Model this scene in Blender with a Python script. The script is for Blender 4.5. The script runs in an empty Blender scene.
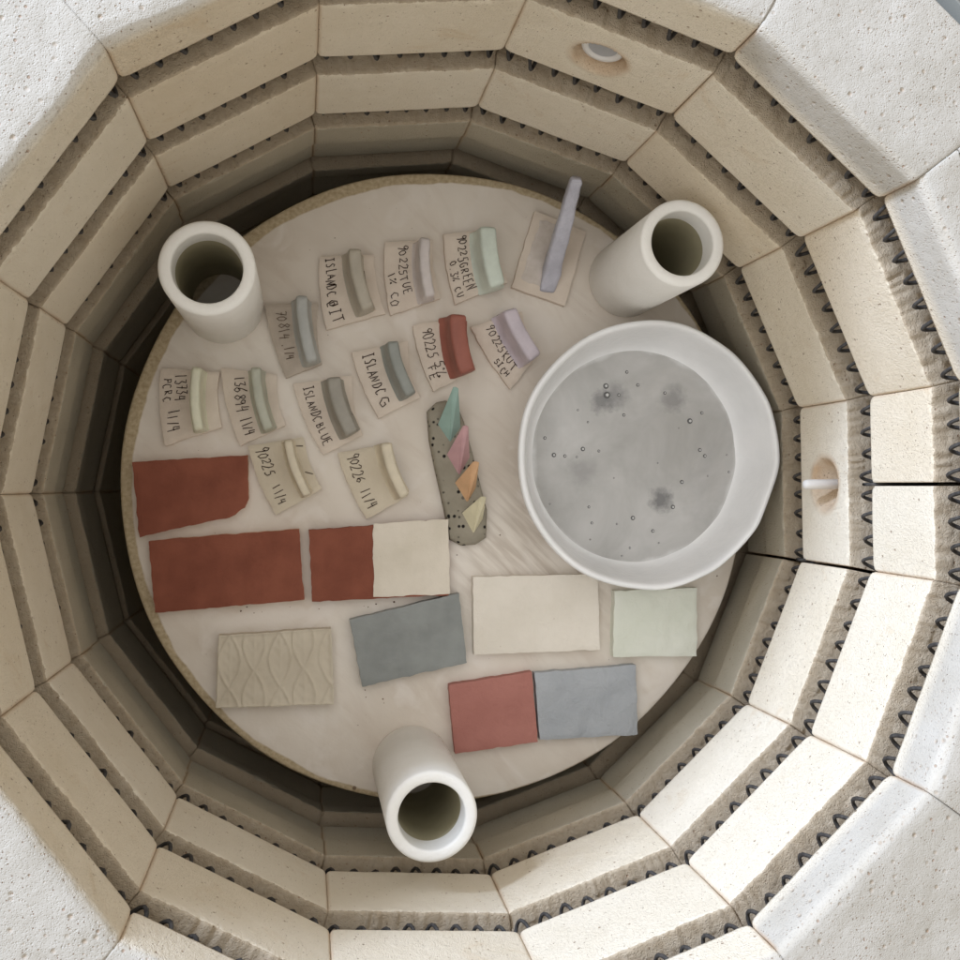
import bpy, bmesh, math, random
import numpy as np
from mathutils import Vector, Matrix
random.seed(7); rng = np.random.default_rng(7)
R_ = math.radians
S = bpy.context.scene
COL = S.collection

# ------------------------------------------------------------------ camera
KX, KY = 0.1075, 0.0027            # kiln centre relative to the camera foot point (image down = +KY)
F_PX, CAM_H = 1019.9, 0.5345       # focal length in photo pixels, height above the rim
AX = ((0.98523253, 0.0009896, 0.1712188), (0.0, 0.9999833, -0.00577965), (-0.17122166, 0.0056943, 0.98521608))
cam_d = bpy.data.cameras.new("camera"); cam = bpy.data.objects.new("camera", cam_d); COL.objects.link(cam)
cam_d.sensor_width = 36; cam_d.lens = 36 * F_PX / 960; cam_d.clip_start = 0.01; cam_d.clip_end = 50
x, y, d = AX
M = Matrix(((x[0], -x[1], -x[2], 0), (-y[0], y[1], y[2], 0), (-d[0], d[1], d[2], 0), (0, 0, 0, 1)))
M.translation = (-KX, KY, CAM_H)
cam.matrix_world = M
S.camera = cam

def at(px, py, z):
    """photo pixel -> world XY on the horizontal plane at height z (rim = 0)"""
    c = (px - 480, py - 480, F_PX)
    w = [sum(a * b for a, b in zip(r, c)) for r in AX]
    k = (CAM_H - z) / w[2]
    return Vector((w[0] * k - KX, -(w[1] * k - KY), z))

# ------------------------------------------------------------------ light
W = bpy.data.worlds.new("World"); S.world = W; W.use_nodes = True
WT = W.node_tree; bg = WT.nodes["Background"]; bg.inputs[1].default_value = 1.0
# room light: dim warm surroundings, brighter cool daylight spreading from the window side
wtc = WT.nodes.new('ShaderNodeTexCoord'); wd = WT.nodes.new('ShaderNodeVectorMath'); wd.operation = 'DOT_PRODUCT'
WAZ, WEL = R_(152), R_(52)
wd.inputs[1].default_value = (math.cos(WAZ) * math.cos(WEL), math.sin(WAZ) * math.cos(WEL), math.sin(WEL))
WT.links.new(wtc.outputs['Generated'], wd.inputs[0])
wm = WT.nodes.new('ShaderNodeMath'); wm.operation = 'MAXIMUM'; wm.inputs[1].default_value = 0; WT.links.new(wd.outputs['Value'], wm.inputs[0])
wp = WT.nodes.new('ShaderNodeMath'); wp.operation = 'POWER'; wp.inputs[1].default_value = 2.2; WT.links.new(wm.outputs[0], wp.inputs[0])
wx = WT.nodes.new('ShaderNodeMix'); wx.data_type = 'RGBA'; wx.clamp_result = False
wx.inputs[6].default_value = (0.44, 0.405, 0.35, 1); wx.inputs[7].default_value = (1.22, 1.21, 1.19, 1)
WT.links.new(wp.outputs[0], wx.inputs[0]); WT.links.new(wx.outputs[2], bg.inputs[0])
S.view_settings.view_transform = 'Standard'; S.view_settings.look = 'None'
S.view_settings.exposure = 0.44; S.view_settings.gamma = 1
def area(name, loc, target, sx, sy, power, col):
    l = bpy.data.lights.new(name, 'AREA'); l.shape = 'RECTANGLE'; l.size = sx; l.size_y = sy; l.energy = power; l.color = col
    o = bpy.data.objects.new(name, l); COL.objects.link(o); o.location = loc
    o.rotation_euler = (Vector(target) - Vector(loc)).to_track_quat('-Z', 'Y').to_euler(); return o
az, el, dist = R_(139), R_(21.0), 2.6
area("window_light", (dist * math.cos(az) * math.cos(el), dist * math.sin(az) * math.cos(el), dist * math.sin(el)),
     (0.0, 0, 0), 0.75, 0.42, 64, (0.80, 0.94, 1.19))

# ------------------------------------------------------------------ object helpers
def mesh_obj(name, verts, faces, mat, parent=None, smooth=True, attr=None):
    me = bpy.data.meshes.new(name)
    v = np.asarray(verts, dtype=np.float32); f = np.asarray(faces, dtype=np.int32) if not isinstance(faces, list) else None
    if f is not None and f.ndim == 2:
        me.vertices.add(len(v)); me.vertices.foreach_set('co', v.ravel())
        n = f.shape[1]
        me.loops.add(f.size); me.loops.foreach_set('vertex_index', f.ravel())
        me.polygons.add(len(f)); me.polygons.foreach_set('loop_start', np.arange(0, f.size, n, dtype=np.int32))
        me.update(calc_edges=True)
    else:
        me.from_pydata([tuple(map(float, p)) for p in v], [], [tuple(int(i) for i in q) for q in faces]); me.update()
    me.validate()
    if smooth: me.polygons.foreach_set('use_smooth', [True] * len(me.polygons))
    if attr is not None:
        for k, val in attr.items():
            a = me.attributes.new(k, 'FLOAT', 'POINT'); a.data.foreach_set('value', np.asarray(val, dtype=np.float32))
    if mat: me.materials.append(mat)
    o = bpy.data.objects.new(name, me); COL.objects.link(o)
    if parent: o.parent = parent
    return o
def thing(name, label, cat, loc=(0, 0, 0), group=None, rz=0):
    o = bpy.data.objects.new(name, None); COL.objects.link(o); o.location = loc; o.rotation_euler = (0, 0, rz)
    o.empty_display_size = .02
    o['label'] = label; o['category'] = cat
    if group: o['group'] = group
    return o
def tag(o, label, cat, group=None):
    o['label'] = label; o['category'] = cat
    if group: o['group'] = group
    return o
def grid_faces(nu, nv, closed_u=False):
    i = np.arange(nu if closed_u else nu - 1)[:, None]; j = np.arange(nv - 1)[None, :]
    a = i * nv + j; b = ((i + 1) % nu) * nv + j
    return np.stack([a, b, b + 1, a + 1], -1).reshape(-1, 4)

# vectorised value noise -1..1
_T = rng.random((64, 64, 64)).astype(np.float32) * 2 - 1
def vnoise(p):
    p = np.asarray(p, dtype=np.float64); i = np.floor(p).astype(int); f = p - i; f = f * f * (3 - 2 * f); i &= 63; j = (i + 1) & 63
    x0, y0, z0 = i[..., 0], i[..., 1], i[..., 2]; x1, y1, z1 = j[..., 0], j[..., 1], j[..., 2]
    fx, fy, fz = f[..., 0], f[..., 1], f[..., 2]
    c = lambda a, b, t: a + (b - a) * t
    return c(c(c(_T[x0, y0, z0], _T[x1, y0, z0], fx), c(_T[x0, y1, z0], _T[x1, y1, z0], fx), fy),
             c(c(_T[x0, y0, z1], _T[x1, y0, z1], fx), c(_T[x0, y1, z1], _T[x1, y1, z1], fx), fy), fz)
def fbm(p, o=3):
    s = 0; a = 1; p = np.asarray(p, dtype=np.float64)
    for k in range(o): s = s + a * vnoise(p * 2 ** k + 17.3 * k); a *= .5
    return s / 1.6

# ------------------------------------------------------------------ materials
class N:
    def __init__(s, name, rough=.8, spec=.3):
        s.m = bpy.data.materials.new(name); s.m.use_nodes = True; s.t = s.m.node_tree; s.b = s.t.nodes["Principled BSDF"]
        s.b.inputs['Roughness'].default_value = rough; s.b.inputs['Specular IOR Level'].default_value = spec
        s.tc = s.n('ShaderNodeTexCoord')
    def n(s, k, **kw):
        q = s.t.nodes.new(k)
        for a, b in kw.items(): setattr(q, a, b)
        return q
    def l(s, a, b): s.t.links.new(a, b)
    def noise(s, scale, detail=3, rough=.55, co=None, dist=0):
        q = s.n('ShaderNodeTexNoise'); q.inputs['Scale'].default_value = scale; q.inputs['Detail'].default_value = detail
        q.inputs['Roughness'].default_value = rough; q.inputs['Distortion'].default_value = dist
        s.l(co or s.tc.outputs['Object'], q.inputs['Vector']); return q.outputs['Fac']
    def voro(s, scale, co=None, feature='F1', rand=1):
        q = s.n('ShaderNodeTexVoronoi'); q.feature = feature; q.inputs['Scale'].default_value = scale; q.inputs['Randomness'].default_value = rand
        s.l(co or s.tc.outputs['Object'], q.inputs['Vector']); return q
    def ramp(s, fac, *stops, interp='LINEAR'):
        q = s.n('ShaderNodeValToRGB'); q.color_ramp.interpolation = interp
        e = q.color_ramp.elements
        while len(e) < len(stops): e.new(.5)
        for k, (p, c) in enumerate(stops):
            e[k].position = p; e[k].color = (c, c, c, 1) if not hasattr(c, '__len__') else (*c, 1)
        s.l(fac, q.inputs['Fac']); return q.outputs['Color']
    def math(s, op, a, b=None, clamp=False):
        q = s.n('ShaderNodeMath', operation=op, use_clamp=clamp)
        for k, v in enumerate((a, b)):
            if v is None: continue
            if isinstance(v, (int, float)): q.inputs[k].default_value = v
            else: s.l(v, q.inputs[k])
        return q.outputs[0]
    def mix(s, fac, a, b, mode='MIX'):
        q = s.n('ShaderNodeMix', data_type='RGBA', blend_type=mode)
        for k, v in ((0, fac), (6, a), (7, b)):
            if isinstance(v, (int, float)): q.inputs[k].default_value = v
            elif isinstance(v, tuple): q.inputs[k].default_value = (*v, 1)
            else: s.l(v, q.inputs[k])
        return q.outputs[2]
    def col(s, c):
        if isinstance(c, tuple): s.b.inputs['Base Color'].default_value = (*c, 1)
        else: s.l(c, s.b.inputs['Base Color'])
    def bump(s, h, dist=.001, strength=1, prev=None):
        q = s.n('ShaderNodeBump'); q.inputs['Distance'].default_value = dist; q.inputs['Strength'].default_value = strength
        s.l(h, q.inputs['Height'])
        if prev: s.l(prev, q.inputs['Normal'])
        s.l(q.outputs[0], s.b.inputs['Normal']); return q.outputs[0]
    def attr(s, name):
        q = s.n('ShaderNodeAttribute'); q.attribute_name = name; return q.outputs['Fac']

def brick_mat():
    m = N('insulating_firebrick', .95, .15)
    c = m.ramp(m.noise(9, 4), (.3, (.75, .665, .525)), (.7, (.83, .76, .635)))
    c = m.mix(m.ramp(m.noise(55, 3), (.45, 0), (.75, .5)), c, (.85, .775, .65))
    tn = m.attr('tone'); c = m.mix(m.math('MULTIPLY', tn, .55), c, (.66, .50, .31)); c = m.mix(m.math('MULTIPLY', m.math('MULTIPLY', tn, -1.0), .6), c, (.86, .80, .70))
    c = m.mix(m.math('MULTIPLY', m.ramp(m.noise(26, 5, .7, None, 1.0), (.60, 0), (.74, 1)), .35), c, (.60, .43, .25))
    # rim face: whiter refractory cement
    c = m.mix(m.math('MULTIPLY', m.attr('rim'), 1.0, True), c, m.ramp(m.noise(30, 4), (.3, (.44, .415, .37)), (.7, (.535, .515, .48))))
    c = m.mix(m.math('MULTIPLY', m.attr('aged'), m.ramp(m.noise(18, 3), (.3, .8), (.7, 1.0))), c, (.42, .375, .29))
    # brown stain near joints
    st = m.math('MULTIPLY', m.attr('joint'), m.ramp(m.noise(35, 3), (.3, .35), (.7, 1.0)))
    c = m.mix(st, c, (.50, .30, .15))
    # groove cut faces: browner, and darkened further to paint in the groove's shade
    gm = m.math('ADD', m.attr('groove'), m.math('MULTIPLY', m.math('SUBTRACT', m.noise(150, 5, .75), .5), 1.5))
    gm = m.ramp(gm, (.54, 0), (.66, 1))
    c = m.mix(m.math('MULTIPLY', gm, m.ramp(m.noise(120, 3), (.3, .7), (.7, .98))), c, (.46, .37, .265))
    # specks and pits
    v = m.voro(420); sp = m.ramp(v.outputs['Distance'], (.10, 1), (.2, 0)); rn = m.n('ShaderNodeSeparateColor'); m.l(v.outputs['Color'], rn.inputs[0])
    sp = m.math('MULTIPLY', sp, m.ramp(m.math('ADD', rn.outputs[0], m.math('MULTIPLY', m.attr('rim'), .12)), (.80, 0), (.86, 1)))
    v2 = m.voro(170); sp2 = m.ramp(v2.outputs['Distance'], (.09, 1), (.17, 0)); r2 = m.n('ShaderNodeSeparateColor'); m.l(v2.outputs['Color'], r2.inputs[0])
    sp2 = m.math('MULTIPLY', sp2, m.ramp(m.math('ADD', r2.outputs[1], m.math('MULTIPLY', m.attr('rim'), .15)), (.80, 0), (.86, 1)))
    v3 = m.voro(430); pit = m.ramp(v3.outputs['Distance'], (.08, 1), (.32, 0)); r3 = m.n('ShaderNodeSeparateColor'); m.l(v3.outputs['Color'], r3.inputs[0])
    pit = m.math('MULTIPLY', pit, m.ramp(r3.outputs[2], (.52, 0), (.66, 1)))
    pit = m.math('MULTIPLY', pit, m.attr('rim'))
    c = m.mix(m.math('MULTIPLY', sp, .8), c, (.25, .14, .08))
    c = m.mix(m.math('MULTIPLY', sp2, .55), c, (.33, .18, .10))
    c = m.mix(m.math('MULTIPLY', m.math('MULTIPLY', pit, m.ramp(r3.outputs[0], (.4, 0), (.6, 1))), .55), c, (.50, .36, .26))
    v4 = m.voro(150); p4 = m.ramp(v4.outputs['Distance'], (.06, 1), (.26, 0)); r4 = m.n('ShaderNodeSeparateColor'); m.l(v4.outputs['Color'], r4.inputs[0])
    p4 = m.math('MULTIPLY', m.math('MULTIPLY', p4, m.ramp(r4.outputs[0], (.50, 0), (.75, 1))), m.attr('rim'))
    c = m.mix(m.math('MULTIPLY', p4, .5), c, (.46, .33, .22))
    m.col(c)
    h = m.math('ADD', m.math('MULTIPLY', m.noise(330, 5, .7), 1.3), m.math('MULTIPLY', m.math('ADD', sp, sp2), -1.2))
    rg = m.math('ADD', m.math('MULTIPLY', m.attr('groove'), 1.0), m.math('MULTIPLY', m.attr('rim'), .05))
    h2 = m.math('MULTIPLY', m.noise(420, 4, .7), rg)
    mp = m.voro(900); h = m.math('ADD', h, m.math('MULTIPLY', m.ramp(mp.outputs['Distance'], (.1, 1), (.45, 0)), -.55))
    h = m.math('ADD', h, m.math('MULTIPLY', h2, 1.8)); h = m.math('ADD', h, m.math('MULTIPLY', pit, -1.3)); h = m.math('ADD', h, m.math('MULTIPLY', p4, -2.6))
    h = m.math('MULTIPLY', h, m.math('SUBTRACT', 1.0, m.math('MULTIPLY', m.attr('rim'), .5)))
    m.bump(h, .0008, .85)
    return m.m
def plain(name, c1, c2, scale=30, rough=.7, spec=.3, bump=0, bscale=150, speck=None, coat=0):
    m = N(name, rough, spec)
    c = m.ramp(m.noise(scale, 4), (.32, c1), (.68, c2))
    if speck:
        v = m.voro(speck[0]); k = m.ramp(v.outputs['Distance'], (speck[1] * .6, 1), (speck[1], 0))
        r = m.n('ShaderNodeSeparateColor'); m.l(v.outputs['Color'], r.inputs[0])
        k = m.math('MULTIPLY', k, m.ramp(r.outputs[0], (speck[2], 0), (speck[2] + .04, 1)))
        c = m.mix(m.math('MULTIPLY', k, speck[4] if len(speck) > 4 else .9), c, speck[3])
    m.col(c)
    if bump:
        big = m.noise(bscale, 4, .6, None, .6); fin_ = m.noise(bscale * 4.5, 4, .7)
        m.bump(m.math('ADD', m.math('MULTIPLY', big, 1.3), m.math('MULTIPLY', fin_, .45)), bump, 1)
    if coat: m.b.inputs['Coat Weight'].default_value = coat; m.b.inputs['Coat Roughness'].default_value = .2
    return m.m

M_BRICK = brick_mat()
M_COIL = plain('heating_wire', (.035, .032, .031), (.085, .08, .076), 300, .7, .25, .0001, 900)
M_STEEL = plain('steel_jacket', (.20, .215, .21), (.27, .285, .275), 12, .5, .5)
M_FLOOR = plain('concrete', (.10, .10, .10), (.16, .16, .155), 6, .9, .2)
M_POST = plain('white_ceramic_post', (.84, .825, .785), (.90, .89, .86), 26, .5, .35, .0003, 260)
M_BORE = plain('dark_olive_bore', (.36, .33, .22), (.44, .40, .28), 30, .8, .2)  # bore faces coloured darker and more olive than the post's outside
M_BASE = plain('unglazed_pink_clay', (.64, .555, .475), (.73, .645, .56), 40, .85, .2, .0003, 220)
M_BASEC = plain('unglazed_cream_clay', (.60, .53, .42), (.66, .59, .475), 40, .85, .2, .0003, 220)
M_INK = plain('dark_ink', (.030, .018, .014), (.060, .035, .026), 60, .8, .1)
M_RED = plain('red_clay', (.20, .062, .038), (.265, .088, .054), 38, .78, .25, .0007, 70)
M_REDE = plain('pale_chipped_edge', (.55, .33, .22), (.62, .40, .28), 90, .9, .2, .0004, 400)
def shelf_mat():
    m = N('kiln_washed_shelf', .88, .2)
    s = m.n('ShaderNodeMapping', vector_type='TEXTURE'); m.l(m.tc.outputs['Object'], s.inputs[0]); s.inputs['Rotation'].default_value = (0, 0, R_(-40)); s.inputs['Scale'].default_value = (1, .3, 1)
    br = m.noise(11, 4, .6, s.outputs[0], .9)
    c = m.ramp(m.noise(7, 4), (.28, (.62, .55, .475)), (.72, (.81, .765, .705)))
    c = m.mix(m.math('MULTIPLY', m.ramp(br, (.5, 0), (.75, 1)), .38), c, (.52, .43, .36))
    c = m.mix(m.math('MULTIPLY', m.ramp(m.noise(22, 3, .5, None, 1.2), (.54, 0), (.66, 1)), .6), c, (.77, .72, .67))
    st_ = m.n('ShaderNodeMapping', vector_type='TEXTURE'); m.l(m.tc.outputs['Object'], st_.inputs[0]); st_.inputs['Rotation'].default_value = (0, 0, R_(-44)); st_.inputs['Scale'].default_value = (1, .12, 1)
    vs = m.n('ShaderNodeVectorMath', operation='DISTANCE'); m.l(m.tc.outputs['Object'], vs.inputs[0]); vs.inputs[1].default_value = (.075, -.055, 0)
    c = m.mix(m.math('MULTIPLY', m.math('MULTIPLY', m.ramp(m.noise(20, 3, .5, st_.outputs[0]), (.42, 0), (.62, 1)), m.ramp(vs.outputs['Value'], (.03, 1), (.10, 0))), .5), c, (.42, .35, .29))
    # bare clay edge where the wash stops
    sx = m.n('ShaderNodeSeparateXYZ'); m.l(m.tc.outputs['Object'], sx.inputs[0])
    px = m.math('ADD', sx.outputs[0], -.0045); py = m.math('ADD', sx.outputs[1], .0030)
    rad = m.math('SQRT', m.math('ADD', m.math('MULTIPLY', px, px), m.math('MULTIPLY', py, py)))
    rad = m.math('ADD', rad, m.math('MULTIPLY', m.math('SUBTRACT', m.noise(26, 3), .5), .007))
    edge = m.ramp(m.math('MULTIPLY', m.math('SUBTRACT', rad, .2598), 220), (.35, 0), (.65, 1))
    c = m.mix(edge, c, m.ramp(m.noise(300, 2), (.3, (.38, .30, .19)), (.7, (.54, .45, .31))))
    v = m.voro(26); k = m.ramp(v.outputs['Distance'], (.035, 1), (.055, 0)); r = m.n('ShaderNodeSeparateColor'); m.l(v.outputs['Color'], r.inputs[0])
    c = m.mix(m.math('MULTIPLY', m.math('MULTIPLY', k, m.ramp(r.outputs[0], (.8, 0), (.84, 1))), .8), c, (.13, .08, .05))
    m.col(c)
    m.bump(m.math('ADD', m.noise(120, 4), m.math('MULTIPLY', br, 1.5)), .0004, .8)
    return m.m
M_SHELF = shelf_mat()

# ------------------------------------------------------------------ kiln
RK = 0.30
dR = [-6e-05, -0.00159, -0.00205, 0.00048, -0.00041, 0.00032, 0.00182, 0.00121, -0.0003, 0.00062, -0.00021, -0.00127, -0.00067, 0.0003, 0.00175]
dA = [-0.00154, -0.00135, -0.00031, 0.00095, -8e-05, 5e-05, -0.00072, -0.00105, -0.00044, 0.00095, 0.00029, 0.00086, 0.00128, 0.00028, 0.00081]
def joint(j, off=0.0):
    j0 = (j - 1) % 15
    a = -2.31775 + R_(24) * (j0 + 1) + dA[j0] / RK
    r = RK + dR[j0] + off / math.cos(R_(12))
    return np.array((r * math.cos(a), -r * math.sin(a)))
def mid_dir(j):
    m = (joint(j) + joint(j + 1)) / 2; return m / np.linalg.norm(m)
L = [0, -.0390, -.0663, -.1408, -.1704, -.2441, -.2759, -.3576, -.3840]
THK = .089
kiln = thing('kiln', 'top loading round kiln of cream firebricks with coiled heating elements in grooves', 'kiln', (0, 0, -.75))
KO = np.array((0, 0, .75))

def densify(pts, step=.0016):
    """pts: list of (off, z, rim, groove, face) -> dense arrays"""
    out = []
    for a, b in zip(pts[:-1], pts[1:]):
        a = np.array(a, float); b = np.array(b, float)
        n = max(1, int(math.ceil(np.hypot(a[0] - b[0], a[1] - b[1]) / step)))
        for k in range(n): out.append(a + (b - a) * k / n)
    out.append(np.array(pts[-1], float)); return np.array(out)
G = .026   # groove depth
def groove_pts(zt, zb):
    return [(0, zt, 0, .2), (.001, zt + .0005, 0, 1), (.018, zt + .001, 0, 1), (G, zt - .006, 0, 1), (G, zb + .006, 0, 1), (G - .004, zb + .0012, 0, 1), (.0012, zb, 0, 1), (0, zb - .0006, 0, .75), (0, zb - .0030, 0, 0)]
round_rim = [(THK, -.16, 0, 0), (THK, -.002, 1, 0), (THK - .002, 0, 1, 0), (.010, 0, 1, 0), (.005, -.0006, 1, 0), (.0018, -.0024, .8, 0), (.0003, -.005, .25, 0), (0, -.008, 0, 0)]
PROF_A = round_rim + groove_pts(L[1], L[2]) + [(0, L[3] + .0012, 0, 0), (.0012, L[3], 0, .6), (THK, L[3], 0, 1)]
def low_groove(zt, zb):   # groove at the top of a course, roof is the brick above
    return [(THK, zt - .0006, 0, 1), (G, zt - .0006, 0, 1), (G, zb + .006, 0, 1), (G - .004, zb + .0012, 0, 1), (.0012, zb, 0, 1), (0, zb - .0006, 0, .75), (0, zb - .0030, 0, 0)]
PROF_B = low_groove(L[3], L[4]) + groove_pts(L[5], L[6]) + [(0, -.312, 0, 0), (.0035, -.319, 0, .3), (.0035, L[7] + .001, 0, 0), (.005, L[7], 0, .6), (THK, L[7], 0, 1)]
PROF_C = low_groove(L[7], L[8]) + [(0, -.405, 0, 0), (.0035, -.412, 0, .3)] + groove_pts(-.463, -.49) + [(0, -.56, 0, 0), (.004, -.566, 0, .3), (0, -.64, 0, 0), (THK, -.64, 0, 0)]
LIPS = {'A': [L[2]], 'B': [L[4], L[6]], 'C': [L[8], -.49]}
TOPS = {'A': [L[1], L[3]], 'B': [L[5], L[7]], 'C': [-.463]}

def brick(j, course, prof, s0=0., s1=1., extra=0., gap0=.00012, gap1=.00012, hole=None, seed=0, step=.0014, name='brick'):
    pr = densify(prof, step)
    w = np.linalg.norm(joint(j + 1) - joint(j))
    nu = int(w * (s1 - s0) / (step * .9)) + 2
    dist_s = np.linspace(0, 1, nu)
    dd = dist_s * w * (s1 - s0)                                  # metres from left end
    de = np.minimum(dd, dd[-1] - dd)
    s = s0 + (s1 - s0) * dist_s
    sfull = s.copy(); s = np.clip(s, s0 + gap0 / w, s1 - gap1 / w)
    off, z, rim, gr = (pr[:, k][None, :].repeat(nu, 0) for k in range(4))
    DE = de[:, None].repeat(len(pr), 1); SS = s[:, None].repeat(len(pr), 1)
    seam0 = (j in (3, 4, 7)) or s0 > 0; seam1 = (j + 1 in (3, 4, 7)) or s1 < 1
    SF = sfull[:, None].repeat(len(pr), 1); keep = (rim > .5) & (((SF < .5 * (s0 + s1)) & (not seam0)) | ((SF >= .5 * (s0 + s1)) & (not seam1)))
    SS = np.where(keep, SF, SS)
    off0 = off.copy(); z0 = z.copy()
    face = np.clip(1 - off0 / .003, 0, 1)
    off = off + extra * (off0 < .03)
    # rounded ends of each face where the joint is
    rr = .0013; t = np.clip(1 - DE / rr, 0, 1); off = off + rr * (1 - np.sqrt(np.clip(1 - t * t, 0, 1))) * face * .5
    rc = .0065; t = np.clip(1 - DE / rc, 0, 1); up = rc * (1 - np.sqrt(np.clip(1 - t * t, 0, 1)))
    for zt in TOPS[course]:
        k = np.clip(1 - np.abs(z0 - zt) / .02, 0, 1) * (z0 >= zt - .0015) * (off0 < .004)
        z = z + up * k * .85
    J0 = joint(j); J1 = joint(j + 1)
    m0 = joint(j, 1) - J0; m1 = joint(j + 1, 1) - J1
    md = mid_dir(j)
    X = J0[0] + (J1 - J0)[0] * SS; Y = J0[1] + (J1 - J0)[1] * SS
    P3 = np.stack([X, Y, z0 + seed * 3.1], -1)
    # ragged lower lips
    for zb in LIPS[course]:
        k = np.clip(1 - np.abs(z0 - zb) / .0055, 0, 1) * (off0 < .012)
        n1 = fbm(np.stack([X * 130, Y * 130, z0 * 130 + seed], -1), 3); n2 = fbm(np.stack([X * 420, Y * 420, z0 * 300 + seed], -1), 2)
        big = fbm(np.stack([X * 22, Y * 22, z0 * 0 + seed * 7.7], -1), 2)
        chip = np.clip(n1 + .9 * big - .2, 0, 1) * .0026 + np.clip(n2, 0, 1) * .0022
        off = off + chip * k * np.clip(1 - off0 / .006, 0, 1)
        z = z + (-.0020 * np.clip(n1 + .5 * big, -.6, 1) - .0016 * n2) * k
    fine = fbm(P3 * 240, 3); med = fbm(P3 * 45 + 5, 3); 
    amp = .00010 + .00030 * gr + .00030 * rim
    nrm = np.where(rim > .8, 0, 1)
    off = off + (fine * amp + med * .00028) * nrm * (off0 < .05)
    nz = fbm(np.stack([(X + m0[0] * off) * 250, (Y + m0[1] * off) * 250, z0 * 10], -1), 3)
    nz2 = fbm(np.stack([(X + m0[0] * off) * 42, (Y + m0[1] * off) * 42, z0 * 10 + 3], -1), 3)
    z = z + rim * (nz * .00022 + nz2 * .0006)
    off = off + rim * (off0 < .012) * (nz2 * .0016 + nz * .0005)
    rimtop = (rim > .5)
    # rounding of rim blocks at the joints
    z = z - rim * .0007 * np.clip(1 - DE / .003, 0, 1) * (off0 > .002) * (1 if j in (3, 4, 7) else 0)
    hole_a = np.zeros_like(z)
    if hole:
        hs, hz, hr, hd, taper = hole
        ds = (SS - hs) * w; dz = z0 - hz; q = np.hypot(ds, dz); q = q + .0008 * med
        inside = np.clip((hr - q) / (hr * taper), 0, 1)
        dep = hd * inside
        off = off + np.where(off0 < .004, dep, 0)
        hole_a = np.clip((hr * 1.25 - q) / (hr * .3), 0, 1) * (off0 < .004)
    rimc = rim if j not in (3, 4, 5, 6, 7) or course != 'A' else np.maximum(rim, np.clip((z0 - L[1]) / .012, 0, 1) * .85 * (z0 > L[1]) * (off0 < .02))
    # mitre: interpolate outward direction along the panel
    MX = m0[0] * (1 - SS) + m1[0] * SS; MY = m0[1] * (1 - SS) + m1[1] * SS
    V = np.stack([X + MX * off, Y + MY * off, z], -1)
    ja = np.clip(1 - DE / .0022, 0, 1) * (1 - rim) * .6 + hole_a * .85
    tone = random.uniform(-.45, .5)
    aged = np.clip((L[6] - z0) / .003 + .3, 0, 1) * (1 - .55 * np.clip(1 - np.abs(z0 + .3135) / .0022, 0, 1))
    nv = len(pr)
    V = V.reshape(-1, 3)
    F = grid_faces(nu, nv)
    # close the two end faces against a centre line far back (keeps the bricks solid)
    cz = (V[:, 2].min() + V[:, 2].max()) / 2
    end = []
    V = list([V]); base = nu * nv
    for e, sgn in ((0, 1), (nu - 1, -1)):
        k = 0 if e == 0 else nu - 1
        row = V[0][k * nv:(k + 1) * nv]
        md_ = (m0 if e == 0 else m1) if (s0 == 0 and e == 0) or (s1 == 1 and e) else md
        c = row[np.argmax(pr[:, 0])].copy(); c[2] = cz
        c = c.copy(); P0 = J0 + (J1 - J0) * (s[k]); MM = m0 * (1 - s[k]) + m1 * s[k]
        c[:2] = P0 + MM * .045
        V.append(c[None]); ci = base + (0 if e == 0 else 1)
        tri = [(k * nv + q, k * nv + (q + 1) % nv, ci, ci) for q in range(nv)]
        end += [(a, b, c_) if sgn > 0 else (b, a, c_) for a, b, c_, _ in tri]
    V = np.concatenate(V) + KO
    A = lambda q: np.concatenate([q.ravel(), [0, 0]])
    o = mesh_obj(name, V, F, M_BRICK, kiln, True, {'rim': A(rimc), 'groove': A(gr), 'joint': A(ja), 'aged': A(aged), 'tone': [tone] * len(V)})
    # ends
    bm = bmesh.new(); bm.from_mesh(o.data); bm.verts.ensure_lookup_table()
    for tr in end:
        try: bm.faces.new([bm.verts[i] for i in tr])
        except ValueError: pass
    bm.normal_update(); bm.to_mesh(o.data); bm.free()
    return o

# radial set-back of each block (bricks do not line up perfectly)
EXT_A = {3: -.0012, 4: .0016, 5: .0022, 2: .0003, 6: .0004, 15: 0, 14: .0004}
EXT_B = {4: .0006, 5: .0018, 3: -.0004}
for j in range(1, 16):
    ea = EXT_A.get(j, random.uniform(-.0005, .0006)); eb = EXT_B.get(j, random.uniform(-.0004, .0006))
    if j == 5:
        brick(j, 'A', PROF_A, 0, .502, ea, gap1=.0012, seed=j)
        brick(j, 'A', PROF_A, .502, 1, ea, gap0=.0012, seed=j + 20)
    else:
        brick(j, 'A', PROF_A, 0, 1, ea, seed=j, hole=(.47, -.105, .0185, .018, .35) if j == 2 else None)
    brick(j, 'B', PROF_B, 0, 1, eb, seed=j + 40, gap0=.0012 if j == 6 else .00012, gap1=.0012 if j == 5 else .00012,
          hole=(.50, -.2065, .0205, .022, .8) if j == 5 else None)
    brick(j, 'C', PROF_C, 0, 1, 0, seed=j + 60, step=.0028)

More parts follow.
